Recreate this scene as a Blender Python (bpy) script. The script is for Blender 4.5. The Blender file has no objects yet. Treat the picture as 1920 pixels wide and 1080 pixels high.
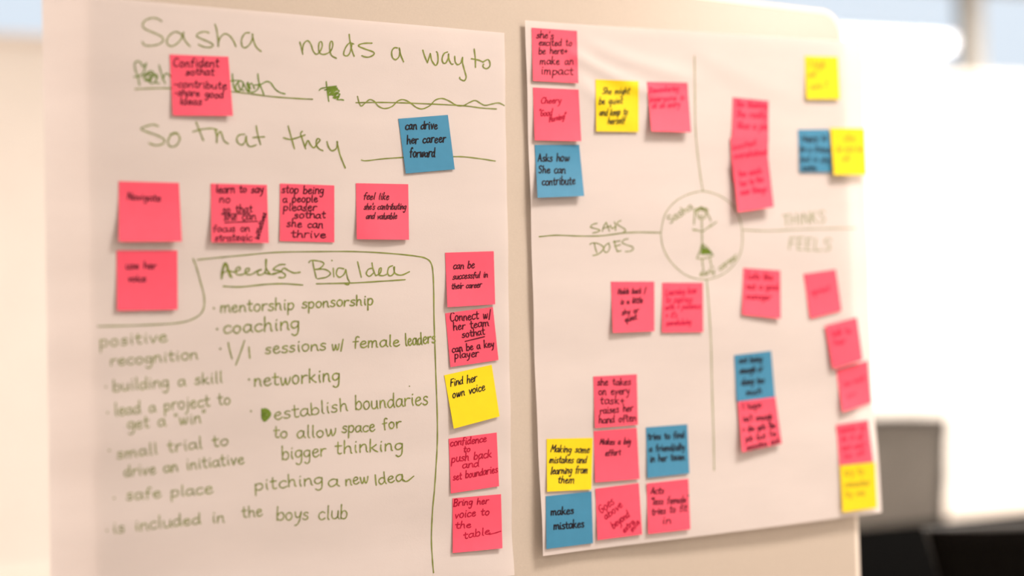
import bpy, math, random
from mathutils import Vector, Matrix
C = bpy.context.scene.collection
random.seed(7)

# ------------------------------------------------------------------ camera
F_PX = 2357.9
YAW, PITCH, ROLL = 0.486566, 0.0237856, -0.0258565
CAM = Vector((0.0, -1.60068, 1.45))
cy, sy, cp, sp, cr, sr = (math.cos(YAW), math.sin(YAW), math.cos(PITCH), math.sin(PITCH), math.cos(ROLL), math.sin(ROLL))
FWD = Vector((sy * cp, cy * cp, sp))
rt = Vector((cy, -sy, 0.0)); up = rt.cross(FWD)
RGT = cr * rt + sr * up
UPV = -sr * rt + cr * up
cam_data = bpy.data.cameras.new('camera')
cam = bpy.data.objects.new('camera', cam_data); C.objects.link(cam)
m = Matrix((RGT, UPV, -FWD)).transposed().to_4x4(); m.translation = CAM
cam.matrix_world = m
cam_data.sensor_width = 36.0
cam_data.lens = F_PX / 1920.0 * 36.0
cam_data.clip_start = 0.05
cam_data.dof.use_dof = True
cam_data.dof.focus_distance = 1.750
cam_data.dof.aperture_fstop = 0.82
bpy.context.scene.camera = cam

# ------------------------------------------------------------------ world, exposure, lights
w = bpy.data.worlds.new('sky'); bpy.context.scene.world = w; w.use_nodes = True
bg = w.node_tree.nodes['Background']
bg.inputs[0].default_value = (0.86, 0.94, 1.0, 1); bg.inputs[1].default_value = 0.98
vs = bpy.context.scene.view_settings
vs.view_transform = 'Standard'; vs.look = 'None'; vs.gamma = 1.0; vs.exposure = 0.0; vs.use_curve_mapping = False
bpy.context.scene.cycles.max_bounces = 8
bpy.context.scene.cycles.diffuse_bounces = 5

LAMPS = [  # x, y, size x, size y, watts, colour; unseen, mostly added for fill and wall light
    (1.75, -1.40, 0.9, 0.6, 76, (1.0, 0.865, 0.765)),
    (-1.00, -2.60, 1.2, 0.6, 22, (1.0, 0.88, 0.80)),  # fill added in front of the board's left side
    (4.95, -4.15, 1.6, 1.2, 150, (1.0, 0.90, 0.82)),
    (-1.70, 2.60, 1.2, 0.6, 62, (1.0, 0.80, 0.70)),  # added to light the left of the back wall
    (3.00, 1.90, 1.2, 0.6, 100, (1.0, 0.90, 0.80)),  # added to light the middle of the back wall
    (5.60, 1.40, 1.2, 0.6, 190, (1.0, 0.94, 0.87)),  # added to whiten the right of the back wall
]
CEIL = 3.30
ROOM = math.radians(-9.9)
for (lx, ly, sx, sz, wt, col) in LAMPS:
    ld = bpy.data.lights.new('unseen_lamp_light', 'AREA'); ld.shape = 'RECTANGLE'
    ld.size = sx; ld.size_y = sz; ld.energy = wt; ld.color = col
    lo = bpy.data.objects.new('unseen_lamp_light', ld); C.objects.link(lo)
    lo.location = (lx, ly, CEIL - 0.06)
    lo.rotation_euler = (0, 0, ROOM)

# ------------------------------------------------------------------ helpers
def ray(px, py):
    return FWD + ((px - 960.0) / F_PX) * RGT - ((py - 540.0) / F_PX) * UPV

def on_board(px, py, h):
    """point of the plane parallel to the board face, h metres in front of it"""
    d = ray(px, py); t = (-h - CAM.y) / d.y
    return CAM + d * t

def at_depth(px, py, z):
    return CAM + ray(px, py) * z

def mat(name, col, rough=0.6, spec=0.3, metal=0.0, noise=0.0, nscale=40.0, bump=0.0, bscale=300.0, trans=0.0, detail=4.0, stretch=None):
    M = bpy.data.materials.new(name); M.use_nodes = True
    nt = M.node_tree; b = nt.nodes['Principled BSDF']
    b.inputs['Base Color'].default_value = (*col, 1)
    b.inputs['Roughness'].default_value = rough
    b.inputs['Specular IOR Level'].default_value = spec
    b.inputs['Metallic'].default_value = metal
    tc = nt.nodes.new('ShaderNodeTexCoord')
    src = tc.outputs['Object']
    if stretch:
        mp = nt.nodes.new('ShaderNodeMapping'); mp.inputs['Scale'].default_value = stretch
        nt.links.new(src, mp.inputs[0]); src = mp.outputs[0]
    colsock = None
    if noise:
        n = nt.nodes.new('ShaderNodeTexNoise'); n.inputs['Scale'].default_value = nscale; n.inputs['Detail'].default_value = detail
        nt.links.new(src, n.inputs['Vector'])
        r = nt.nodes.new('ShaderNodeValToRGB')
        r.color_ramp.elements[0].position = 0.3; r.color_ramp.elements[1].position = 0.7
        r.color_ramp.elements[0].color = (*[c * (1 - noise) for c in col], 1)
        r.color_ramp.elements[1].color = (*[min(1, c * (1 + noise)) for c in col], 1)
        nt.links.new(n.outputs[0], r.inputs[0]); nt.links.new(r.outputs[0], b.inputs['Base Color']); colsock = r.outputs[0]
    if bump:
        n2 = nt.nodes.new('ShaderNodeTexNoise'); n2.inputs['Scale'].default_value = bscale; n2.inputs['Detail'].default_value = 3
        nt.links.new(tc.outputs['Object'], n2.inputs['Vector'])
        bp = nt.nodes.new('ShaderNodeBump'); bp.inputs['Strength'].default_value = bump; bp.inputs['Distance'].default_value = 0.001
        nt.links.new(n2.outputs[0], bp.inputs['Height']); nt.links.new(bp.outputs[0], b.inputs['Normal'])
    if trans:
        tr = nt.nodes.new('ShaderNodeBsdfTranslucent'); tr.inputs[0].default_value = (*col, 1)
        if colsock: nt.links.new(colsock, tr.inputs[0])
        mx = nt.nodes.new('ShaderNodeMixShader'); mx.inputs[0].default_value = trans
        nt.links.new(b.outputs[0], mx.inputs[1]); nt.links.new(tr.outputs[0], mx.inputs[2])
        nt.links.new(mx.outputs[0], nt.nodes['Material Output'].inputs[0])
    return M

def mesh_obj(name, verts, faces, material, parent=None, smooth=False):
    me = bpy.data.meshes.new(name); me.from_pydata([tuple(v) for v in verts], [], faces); me.update()
    me.materials.append(material)
    if smooth:
        for p in me.polygons: p.use_smooth = True
    o = bpy.data.objects.new(name, me); C.objects.link(o)
    if parent: o.parent = parent
    return o

class MB:
    """collects shapes into one mesh"""
    def __init__(s): s.v = []; s.f = []
    def add(s, v, f):
        k = len(s.v); s.v += [Vector(p) for p in v]; s.f += [tuple(i + k for i in q) for q in f]
    def box(s, x0, y0, z0, x1, y1, z1):
        s.add([(x, y, z) for x in (x0, x1) for y in (y0, y1) for z in (z0, z1)],
              [(0, 1, 3, 2), (4, 6, 7, 5), (0, 4, 5, 1), (2, 3, 7, 6), (0, 2, 6, 4), (1, 5, 7, 3)])
    def prism(s, outline, y0, y1):
        n = len(outline)
        s.add([(x, y0, z) for x, z in outline] + [(x, y1, z) for x, z in outline],
              [tuple(range(n)), tuple(range(2 * n - 1, n - 1, -1))] + [(i, i + n, (i + 1) % n + n, (i + 1) % n) for i in range(n)])
    def tube(s, pts, r, seg=10):
        pts = [Vector(p) for p in pts]; rings = []
        for i, p in enumerate(pts):
            t = (pts[min(i + 1, len(pts) - 1)] - pts[max(i - 1, 0)]).normalized()
            a = t.cross(Vector((0, 0, 1)));
            if a.length < 1e-3: a = t.cross(Vector((1, 0, 0)))
            a.normalize(); b = t.cross(a)
            rr = r[i] if isinstance(r, (list, tuple)) else r
            rings.append([p + (a * math.cos(k * 2 * math.pi / seg) + b * math.sin(k * 2 * math.pi / seg)) * rr for k in range(seg)])
        v = [p for q in rings for p in q]; f = []
        for i in range(len(pts) - 1):
            for k in range(seg):
                f.append((i * seg + k, i * seg + (k + 1) % seg, (i + 1) * seg + (k + 1) % seg, (i + 1) * seg + k))
        f.append(tuple(range(seg - 1, -1, -1))); f.append(tuple(range((len(pts) - 1) * seg, len(pts) * seg)))
        s.add(v, f)
    def build(s, name, material, parent=None, smooth=False, bevel=0.0):
        o = mesh_obj(name, s.v, s.f, material, parent, smooth)
        if bevel:
            b = o.modifiers.new('bevel', 'BEVEL'); b.width = bevel; b.segments = 3; b.limit_method = 'ANGLE'
        return o

def tag(o, label=None, cat=None, group=None, kind=None):
    if label: o['label'] = label
    if cat: o['category'] = cat
    if group: o['group'] = group
    if kind: o['kind'] = kind
    return o

def empty(name, loc, rz=0.0):
    o = bpy.data.objects.new(name, None); C.objects.link(o)
    o.location = loc; o.rotation_euler = (0, 0, rz); o.empty_display_size = 0.1
    return o

def round_rect(x0, z0, x1, z1, r, n=8):
    out = []
    for (cx, cz, a0) in ((x1 - r, z1 - r, 0), (x0 + r, z1 - r, 90), (x0 + r, z0 + r, 180), (x1 - r, z0 + r, 270)):
        for k in range(n + 1):
            a = math.radians(a0 + 90 * k / n); out.append((cx + r * math.cos(a), cz + r * math.sin(a)))
    return out

# ------------------------------------------------------------------ materials
M_WALL = mat('white_wall_paint', (0.90, 0.87, 0.83), 0.8, 0.1, noise=0.02, nscale=6, bump=0.1, bscale=80)
M_FLOOR = mat('grey_carpet', (0.35, 0.31, 0.28), 0.95, 0.05, noise=0.25, nscale=60, bump=0.5)
M_CEIL = mat('ceiling_paint', (0.85, 0.82, 0.78), 0.9, 0.05, noise=0.02, nscale=10)
M_FRAME = mat('grey_window_frame', (0.33, 0.31, 0.28), 0.5, 0.3, noise=0.04, nscale=20)
M_TRIM = mat('cream_trim', (0.90, 0.84, 0.78), 0.6, 0.2, noise=0.03, nscale=20)
M_PANEL = mat('tan_laminate', (0.55, 0.487, 0.42), 0.20, 0.27, noise=0.03, nscale=500, bump=0.06, bscale=900)
M_EDGE = mat('lit_edge_band', (0.90, 0.83, 0.75), 0.4, 0.4, noise=0.02, nscale=200)  # window light on the rounded board edge, put into the pale colour
M_STEEL = mat('grey_steel', (0.45, 0.44, 0.43), 0.35, 0.5, metal=0.8, noise=0.05, nscale=80)
M_SHEET = mat('flip_chart_paper', (0.82, 0.765, 0.755), 0.85, 0.12, noise=0.022, nscale=7, bump=0.12, bscale=500, trans=0.28, stretch=(1, 1, 3.5))
M_PINK = mat('pink_note_paper', (0.93, 0.096, 0.172), 0.5, 0.34, noise=0.03, nscale=60, bump=0.08, bscale=900, trans=0.10)
M_YELLOW = mat('yellow_note_paper', (0.92, 0.70, 0.012), 0.55, 0.22, noise=0.02, nscale=60, bump=0.08, bscale=900, trans=0.10)
M_BLUE = mat('blue_note_paper', (0.050, 0.265, 0.46), 0.5, 0.34, noise=0.03, nscale=60, bump=0.08, bscale=900, trans=0.10)
NOTE_M = {'pink': M_PINK, 'yellow': M_YELLOW, 'blue': M_BLUE}
M_INK = mat('black_ink', (0.010, 0.007, 0.012), 0.6, 0.2, noise=0.2, nscale=200)
M_MAROON = mat('dark_maroon_ink', (0.075, 0.004, 0.016), 0.6, 0.2, noise=0.2, nscale=200)
M_RED = mat('red_ink', (0.40, 0.004, 0.035), 0.6, 0.2, noise=0.15, nscale=200)
M_PALERED = mat('faint_red_ink', (0.62, 0.03, 0.085), 0.7, 0.1, noise=0.15, nscale=200)
M_OCHRE = mat('ochre_ink', (0.50, 0.36, 0.03), 0.7, 0.1, noise=0.15, nscale=200)
M_GREEN = mat('green_marker_ink', (0.20, 0.245, 0.055), 0.7, 0.15, noise=0.22, nscale=120)
M_DKGREEN = mat('dense_green_marker_ink', (0.14, 0.225, 0.03), 0.7, 0.15, noise=0.2, nscale=150)
M_BLACK = mat('black_laminate', (0.003, 0.003, 0.003), 0.9, 0.0, noise=0.2, nscale=30)
M_CHARCOAL = mat('black_upholstery', (0.004, 0.0035, 0.003), 0.9, 0.02, noise=0.25, nscale=150, bump=0.3)
M_GREYARM = mat('dark_grey_plastic', (0.05, 0.05, 0.05), 0.5, 0.3, noise=0.1, nscale=80)
M_MESH = mat('grey_mesh_fabric', (0.30, 0.285, 0.265), 0.85, 0.1, noise=0.08, nscale=8, bump=0.3, bscale=800, trans=0.2)
M_LAMP = bpy.data.materials.new('unseen_lamp_diffuser'); M_LAMP.use_nodes = True  # glowing face of the unseen ceiling lamps
_b = M_LAMP.node_tree.nodes['Principled BSDF']; _b.inputs['Base Color'].default_value = (0.9, 0.88, 0.82, 1)
_b.inputs['Emission Color'].default_value = (1.0, 0.85, 0.7, 1); _b.inputs['Emission Strength'].default_value = 4.0
M_GLASS = bpy.data.materials.new('window_glass'); M_GLASS.use_nodes = True
_n = M_GLASS.node_tree; _g = _n.nodes.new('ShaderNodeBsdfTransparent'); _g.inputs[0].default_value = (0.95, 0.97, 1.0, 1)
_gl = _n.nodes.new('ShaderNodeBsdfGlossy'); _gl.inputs['Roughness'].default_value = 0.02
_mx = _n.nodes.new('ShaderNodeMixShader'); _mx.inputs[0].default_value = 0.04
_n.links.new(_g.outputs[0], _mx.inputs[1]); _n.links.new(_gl.outputs[0], _mx.inputs[2]); _n.links.new(_mx.outputs[0], _n.nodes['Material Output'].inputs[0])

# ------------------------------------------------------------------ the room
# room frame: origin on the foot of the back wall, +x along the wall, +y out of the room
RW = Matrix.Rotation(ROOM, 4, 'Z')
_p = at_depth(45, 65, 5.2)
ORG = Vector((_p.x, _p.y, 0.0)); SILL = _p.z
def room(name, mb, material, parent=None, **kw):
    o = mb.build(name, material, parent, **kw)
    if parent is None: o.matrix_world = Matrix.Translation(ORG) @ RW
    return o
X0, X1, YF = -4.5, 8.0, -10.0          # room extent along the wall and towards the camera side
WT = CEIL - 0.12                        # window head
b = MB(); b.box(X0, YF, -0.1, X1, 0.25, 0.0); tag(room('floor', b, M_FLOOR), kind='structure')
b = MB(); b.box(X0, YF, CEIL, X1, 0.25, CEIL + 0.1); tag(room('ceiling', b, M_CEIL), kind='structure')
b = MB(); b.box(X0, 0.0, 0.0, X1, 0.25, SILL); b.box(X0, 0.0, WT, X1, 0.25, CEIL); tag(room('wall_back', b, M_WALL), kind='structure')
b = MB(); b.box(X0 - 0.2, YF, 0.0, X0, 0.25, CEIL); tag(room('wall_left', b, M_WALL), kind='structure')
b = MB(); b.box(X1, YF, 0.0, X1 + 0.2, 0.25, CEIL); tag(room('wall_right', b, M_WALL), kind='structure')
b = MB(); b.box(X0, YF - 0.2, 0.0, X1, YF, CEIL); tag(room('wall_front', b, M_WALL), kind='structure')
b = MB(); b.box(X0, -0.016, 0.0, X1, 0.0, 0.10); tag(room('baseboard_back', b, M_TRIM, bevel=0.004), kind='structure')
b = MB(); b.box(X0, -0.03, SILL - 0.035, X1, 0.06, SILL); tag(room('trim_1', b, M_TRIM, bevel=0.006), kind='structure')
_q = at_depth(45, 1077, 5.15)
b = MB(); b.box(X0, -0.03, _q.z - 0.10, X1, 0.0, _q.z); tag(room('trim_2', b, M_TRIM, bevel=0.006), kind='structure')
# clerestory windows above the sill, one mullion between neighbours
_m = (Matrix.Translation(ORG) @ RW).inverted() @ at_depth(1826, 60, 6.7)
MULX = _m.x
xs = [X0, MULX - 3 * 2.65, MULX - 2 * 2.65, MULX - 2.65, MULX, X1]
xs = [x for x in xs if X0 <= x <= X1]
for i in range(len(xs) - 1):
    a, c = xs[i], xs[i + 1]
    f = MB()
    f.box(a, 0.03, WT - 0.03, c, 0.11, WT)
    hw = 0.05
    if i > 0: f.box(a - hw, 0.02, SILL, a + hw, 0.12, WT - 0.03)
    wo = room('window_%d' % (i + 1), f, M_FRAME); tag(wo, kind='structure')
    g = MB(); g.box(a + hw, 0.075, SILL, c - hw, 0.081, WT - 0.03)
    go = g.build('pane', M_GLASS, wo)

for (lx, ly, sx, sz, wt, col) in LAMPS:
    t = empty('unseen_ceiling_light', (lx, ly, CEIL), ROOM)  # housing modelled around an unseen area light
    f = MB(); a, c = sx / 2 + 0.03, sz / 2 + 0.03
    f.box(-a, -c, -0.05, a, -c + 0.03, 0); f.box(-a, c - 0.03, -0.05, a, c, 0); f.box(-a, -c, -0.05, -a + 0.03, c, 0); f.box(a - 0.03, -c, -0.05, a, c, 0)
    f.build('frame', M_TRIM, t)
    g = MB(); g.box(-sx / 2, -sz / 2, -0.045, sx / 2, sz / 2, -0.005); g.build('diffuser', M_LAMP, t)
    tag(t, 'unseen rectangular ceiling light panel, placed for lighting the board and back wall', 'ceiling light', 'unseen ceiling lights over the room')

# ------------------------------------------------------------------ free standing board
H0 = 1.45
PX0, PX1, PZ1, PZ0 = 0.260, 1.4935, H0 + 0.504, 0.16
bd = empty('display_board', ((PX0 + PX1) / 2, 0.02, 0.0))
tag(bd, 'large tan free-standing display board with rounded corners carrying both paper sheets', 'board')
ox = (PX0 + PX1) / 2
b = MB(); b.prism([(x - ox, z) for x, z in round_rect(PX0 + 0.008, PZ0, PX1 - 0.008, PZ1 - 0.008, 0.036)], -0.019, 0.012)
b.build('panel', M_PANEL, bd, bevel=0.003)
oo = round_rect(PX0, PZ0 - 0.008, PX1, PZ1, 0.044); ii = round_rect(PX0 + 0.009, PZ0 + 0.001, PX1 - 0.009, PZ1 - 0.009, 0.035)
n = len(oo); v = []; fs = []
for (lst, y) in ((oo, -0.0165), (oo, 0.0145), (ii, -0.0165), (ii, 0.0145)):
    v += [(x - ox, y, z) for x, z in lst]
for i in range(n):
    j = (i + 1) % n
    fs += [(i, n + i, n + j, j), (i, j, 2 * n + j, 2 * n + i), (n + i, 3 * n + i, 3 * n + j, n + j), (2 * n + i, 2 * n + j, 3 * n + j, 3 * n + i)]
tag(mesh_obj('edge_band', v, fs, M_EDGE, bd), 'band around the board edge, coloured pale for the window light it catches')
for s in (-1, 1):
    b = MB(); b.tube([(s * 0.52, 0.034, 0.03), (s * 0.52, 0.034, 1.2)], 0.018, 12); b.build('post', M_STEEL, bd)
    b = MB(); b.box(s * 0.52 - 0.03, -0.30, 0.0, s * 0.52 + 0.03, 0.36, 0.035); b.build('foot', M_STEEL, bd, bevel=0.008)

# ------------------------------------------------------------------ the two flip chart sheets
def sstep(a, b_, x):
    t = max(0.0, min(1.0, (x - a) / (b_ - a))); return t * t * (3 - 2 * t)
def h_left(x, z):
    z -= H0
    h = 0.0022
    h += 0.0010 * math.sin(z * 52 + 3.1 * x + 1.3 * math.sin(7 * x)) * (0.5 + 0.5 * sstep(0.45, 0.25, x) + 0.4 * sstep(0.1, -0.3, z))
    h += 0.0005 * math.sin(z * 23 - 9 * x) + 0.0004 * math.sin(31 * x + 11 * z)
    h += 0.004 * sstep(-0.30, -0.365, z)
    h -= 0.055 * max(0.0, 0.262 - x)            # the overhang past the board's edge bends back a little
    return max(h, 0.0006) if x > 0.262 else h
def ridge(x, z, ax, az, bx, bz, wd, amp):
    d = Vector((bx - ax, bz - az)); L = d.length; d /= L
    p = Vector((x - ax, z - az)); t = p.dot(d) / L; s = p.x * d.y - p.y * d.x + 0.02 * (t - 0.5) ** 2
    return amp * math.exp(-(s / wd) ** 2) * sstep(-0.15, 0.15, t) * sstep(1.2, 0.6, t)
def h_right(x, z):
    z -= H0
    h = 0.0045 + 0.013 * sstep(-0.12, -0.35, z) * (0.5 + 0.5 * sstep(0.85, 1.3, x)) + 0.002 * sstep(0.96, 0.88, x)
    h += 0.0009 * math.sin(z * 40 + 2.1 * x + 1.1 * math.sin(5 * x)) + 0.0005 * math.sin(z * 19 - 8 * x) + 0.0004 * math.sin(27 * x + 9 * z)
    h += ridge(x, z, 0.955, 0.385, 1.13, 0.325, 0.010, 0.0042)
    h += ridge(x, z, 0.985, 0.400, 1.20, 0.360, 0.012, 0.0032)
    h += ridge(x, z, 0.960, 0.350, 1.06, 0.285, 0.013, 0.0026)
    h += ridge(x, z, 1.18, 0.40, 1.42, 0.34, 0.022, 0.0022)
    h -= 0.04 * max(0.0, x - 1.497)
    return h
SHEETS = {}
def sheet(name, quad, hf, label, nu=96, nv=112):
    (tl, tr, br, bl) = [Vector(q) for q in quad]
    vs_, fs_ = [], []
    cx = (tl.x + tr.x) / 2
    for j in range(nv + 1):
        v_ = j / nv
        for i in range(nu + 1):
            u = i / nu
            p = (tl * (1 - u) + tr * u) * (1 - v_) + (bl * (1 - u) + br * u) * v_
            z = p.y + H0
            vs_.append((p.x - cx, -hf(p.x, z), z))
    for j in range(nv):
        for i in range(nu):
            k = j * (nu + 1) + i; fs_.append((k, k + nu + 1, k + nu + 2, k + 1))
    o = mesh_obj(name, vs_, fs_, M_SHEET, None, True)
    o.location.x = cx
    tag(o, label, 'paper sheet', 'flip chart sheets on the board')
    return o, hf
S1 = sheet('flip_chart_sheet', [(0.213, 0.409), (0.844, 0.412), (0.835, -0.366), (0.2115, -0.363)], h_left,
           'left flip chart sheet, headed with large green handwriting above a boxed list')
S2 = sheet('flip_chart_sheet', [(0.876, 0.432), (1.530, 0.453), (1.527, -0.341), (0.879, -0.343)], h_right,
           'right flip chart sheet, divided into quarters around a circled stick figure')

def surf_sheet(S, eps=0.0004):
    hf = S[1]
    def f(px, py):
        h = 0.003
        for _ in range(3):
            p = on_board(px, py, h); h = hf(p.x, p.z) + eps
        return on_board(px, py, h)
    return f
F1, F2 = surf_sheet(S1), surf_sheet(S2)

# ------------------------------------------------------------------ pen strokes
def smooth(pts, step=2.0):
    """Catmull-Rom through the points"""
    if len(pts) < 3:
        (x0, y0), (x1, y1) = pts[0], pts[-1]
        k = max(1, int(math.hypot(x1 - x0, y1 - y0) / (step * 3)))
        return [(x0 + (x1 - x0) * i / k, y0 + (y1 - y0) * i / k) for i in range(k + 1)]
    P = [pts[0]] + list(pts) + [pts[-1]]; out = []
    for i in range(1, len(P) - 2):
        a, b_, c, d = P[i - 1], P[i], P[i + 1], P[i + 2]
        k = max(2, min(10, int(math.hypot(c[0] - b_[0], c[1] - b_[1]) / step) + 1))
        for q in range(k):
            t = q / k; t2 = t * t; t3 = t2 * t
            out.append(tuple(0.5 * (2 * b_[e] + (c[e] - a[e]) * t + (2 * a[e] - 5 * b_[e] + 4 * c[e] - d[e]) * t2 + (3 * b_[e] - a[e] - 3 * c[e] + d[e]) * t3) for e in (0, 1)))
    out.append(pts[-1]); return out

def ribbon(mb, pts, wd, f):
    """a pen stroke of width wd laid on surface f"""
    pts = [p for i, p in enumerate(pts) if i == 0 or math.hypot(p[0] - pts[i - 1][0], p[1] - pts[i - 1][1]) > 0.05]
    if len(pts) < 2: pts = [pts[0], (pts[0][0] + 0.3, pts[0][1] + 0.3)]
    L, R = [], []
    n = len(pts); ph = random.uniform(0, 6)
    tn = []
    for i in range(n):
        a, c = pts[max(i - 1, 0)], pts[min(i + 1, n - 1)]
        d = math.hypot(c[0] - a[0], c[1] - a[1]) or 1e-6
        tn.append(((c[0] - a[0]) / d, (c[1] - a[1]) / d))
    def put(x, y, tx, ty, hw):
        L.append(f(x - ty * hw, y + tx * hw)); R.append(f(x + ty * hw, y - tx * hw))
    hw0 = wd / 2
    put(pts[0][0] - tn[0][0] * hw0 * .9, pts[0][1] - tn[0][1] * hw0 * .9, *tn[0], hw0 * .45)
    for i, p in enumerate(pts):
        put(p[0], p[1], *tn[i], hw0 * (1 + 0.12 * math.sin(ph + i * 0.7)))
    put(pts[-1][0] + tn[-1][0] * hw0 * .9, pts[-1][1] + tn[-1][1] * hw0 * .9, *tn[-1], hw0 * .45)
    v = []; fc = []
    for a, c in zip(L, R): v += [a, c]
    for i in range(len(L) - 1): fc.append((2 * i, 2 * i + 1, 2 * i + 3, 2 * i + 2))
    mb.add(v, fc)

# single-line handwriting: width | strokes, x-height 10, ascender 18, descender -8
G = {
'a': '10|8,8.5 5,10 1.5,8 .5,4 2.5,.3 5.5,1.2 8,5 8,9.5|8,9.5 8,3 10,0',
'b': '9.5|1,18 1,9 1,0|1,5 3,9 6,10 8.5,6.5 7.5,1.5 4,-.2 1,2',
'c': '8.5|8,8.5 5,10 1.5,7.5 .8,3.5 3,.2 6,.3 8.5,2',
'd': '10|8,8 5,10 1.5,8 .5,4 2.5,.3 5.5,1.2 8,5|8.2,18 8,8 8.2,3 9.5,0',
'e': '9|1,5 5,5.8 7.5,7.5 6,10 3,9.5 1,6 1.5,2 4,0 6.5,.5 8.8,2.5',
'f': '7.5|7.5,16.5 5.5,18 3.5,15.5 3,8 3,-1|0,9.5 6.5,10',
'g': '9.5|8,8.5 5,10 1.5,8.5 .8,4.5 3,1.5 6,2.5 8,6 8,9.5|8,9.5 8,0 7,-6 4,-8 1.5,-6',
'h': '9.5|1,18 1,9 1,0|1,5 3.5,9.5 6.5,9.5 7.5,6 7.8,1.5 9,0',
'i': '4.5|2,10 2,4 3,0|2.2,14 2.6,14.8',
'j': '5|3,10 3,0 2,-6 -1,-8|3,14 3.3,14.8',
'k': '9|1,18 1,9 1,0|7,10 4,7 1,5|2.5,6 5,2.5 8.5,0',
'l': '4.5|2,18 2,9 2,2 3.5,0',
'm': '14|1,10 1,5 1,0|1,5 3,9.5 5.5,9 6,5 6,0|6,5 8,9.5 11,9.5 11.8,5 12,1 13.5,0',
'n': '9.5|1,10 1,5 1,0|1,5 3.5,9.5 6.5,9.5 7.5,6 7.8,1.5 9,0',
'o': '9.5|5,10 1.5,8 .8,4 3,.2 6,.2 8.3,4 7.5,8.5 5,10 3.5,9.8',
'p': '9.5|1,10 1,1 1,-8|1,6 3,9.5 6.5,9.5 8.3,6 7,1.5 4,0 1,2',
'q': '10|8,8.5 5,10 1.5,8.5 .8,4.5 3,1 6,2.5 8,6 8,9.5|8,9.5 8,0 8,-8 10,-6',
'r': '7.5|1,10 1,5 1,0|1,5 3,9 5.5,10 7.5,9.5',
's': '8|7,9 4.5,10 1.8,8.5 2.2,6.3 5.5,4.8 6.8,2.5 5,.3 2,.2 .3,1.5',
't': '7.5|3,16 3,8 3.2,2 5,0 7,1|0,10.5 7,10.8',
'u': '10|1,10 1,4 2.5,.5 5.5,.5 8,4 8,10|8,10 8,3 9.5,0',
'v': '8.5|1,10 4,0|4,0 8,10',
'w': '12.5|1,10 2.5,1 3.5,0 5.5,4 6.3,9|6.3,9 7.5,1 9,.3 11,5 11.5,10',
'x': '8.5|1,10 8,0|8,10 1,0',
'y': '9|1,10 1.5,5 3.5,2.5 6,4 8,10|8,10 6.5,0 4.5,-6 1.5,-8',
'A': '10|0,0 4.5,17|4.5,17 9,0|1.5,6 8,6.5',
'B': '10|1,17 1,8 1,0|0,17 5,17.5 7.5,14 5,9.5 1,9|1,9 6,9 8.5,5 6,.5 0,0',
'C': '11|10,14.5 7,17 3,15 1,8.5 2.5,2 6,-.2 10,2',
'E': '9|1,17 1,8 1,0|0,17 8,17.5|1,9 6.5,9.5|1,0 8,.5',
'F': '9|1.5,17 1,8 1,0|1,17 8.5,17.5|1,9 7,9.5',
'G': '11|10,14.5 7,17 3,15 1,8.5 2.5,2 6,0 9.5,3 9.5,8|9.5,8 5.5,8',
'H': '11|1,17 1,0|9,17 9,0|1,8.5 9,9',
'I': '4|2,17 2,0',
'K': '10|1,17 1,0|8.5,17 1,7|3,9 9,0',
'L': '9|1,17 1,8 1,0|1,0 8,.5',
'M': '13.5|1,0 2,17|2,17 6,6|6,6 11,17|11,17 12,0',
'N': '11|1,0 1.5,17|1.5,17 9,0|9,0 9.5,17',
'R': '10|1,17 1,8 1,0|0,17 5,17.5 7.5,14 5,9.5 1,9|3,9 8.5,0',
'S': '10|9,15 6,17.5 2,15.5 2.5,11 7,8 8.5,4 5.5,0 1,1.5',
'T': '10|5,17 5,0|0,17 10,17.5',
'+': '9|4.5,11 4.5,2|0.5,6.5 8.5,6.8', '-': '6|0.5,5.5 5,6',
"'": '3|1.5,18 1,13', '"': '5|1,18 .8,14|3.5,18 3.2,14', '/': '6|5,18 1,-3', '!': '4|2.5,17 2,5|2,0 2,.8',
'?': '8|1,14 4,17 7,14 4,9 4,5|4,0 4,.8', '1': '5|2.5,17 2.8,0', '.': '3|1,0 1.3,.5', ' ': '8.5|',
}
GL = {}
for ch, s in G.items():
    a, *st = s.split('|')
    GL[ch] = (float(a), [[tuple(map(float, q.split(','))) for q in t.split()] for t in st if t])

def text_strokes(text, x0, y0, x1, y1, xh, slant=0.06, jit=0.45):
    tot = sum(GL[c][0] + 1.2 for c in text) - 1.2
    L = math.hypot(x1 - x0, y1 - y0); ex = ((x1 - x0) / L, (y1 - y0) / L)
    ey = (ex[1], -ex[0]); sx = L / tot; syy = xh / 10.0
    x = 0.0; out = []
    for c in text:
        adv, st = GL[c]
        dy = random.uniform(-jit, jit); kx = random.uniform(0.93, 1.06); ky = random.uniform(0.93, 1.08)
        for s in st:
            q = []
            for (gx, gy) in s:
                gx = gx * kx + random.uniform(-.25, .25) * jit; gy = gy * ky + dy + random.uniform(-.3, .3) * jit
                a = (x + gx) * sx + slant * gy * syy; b_ = gy * syy
                q.append((x0 + ex[0] * a + ey[0] * b_, y0 + ex[1] * a + ey[1] * b_))
            out.append(q)
        x += adv + 1.2
    return out

def write(mb, f, strokes, wd, step=1.6):
    for s in strokes: ribbon(mb, smooth(s, step), wd, f)
def Z(ox_, oy_, sc, *strokes):
    """strokes measured on an enlarged crop of the sheet"""
    return [[(ox_ + a / sc, oy_ + c / sc) for a, c in [tuple(map(float, q.split(','))) for q in s.split()]] for s in strokes]
def scribble(S, f, name, strokes, wd=3.4, m_=None, label=None):
    mb = MB(); write(mb, f, strokes, wd * 0.84)
    o = mb.build(name, m_ or M_GREEN, None)
    o.parent = S[0]; o.location.x = -S[0].location.x
    if label: o['label'] = label
    return o

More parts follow.
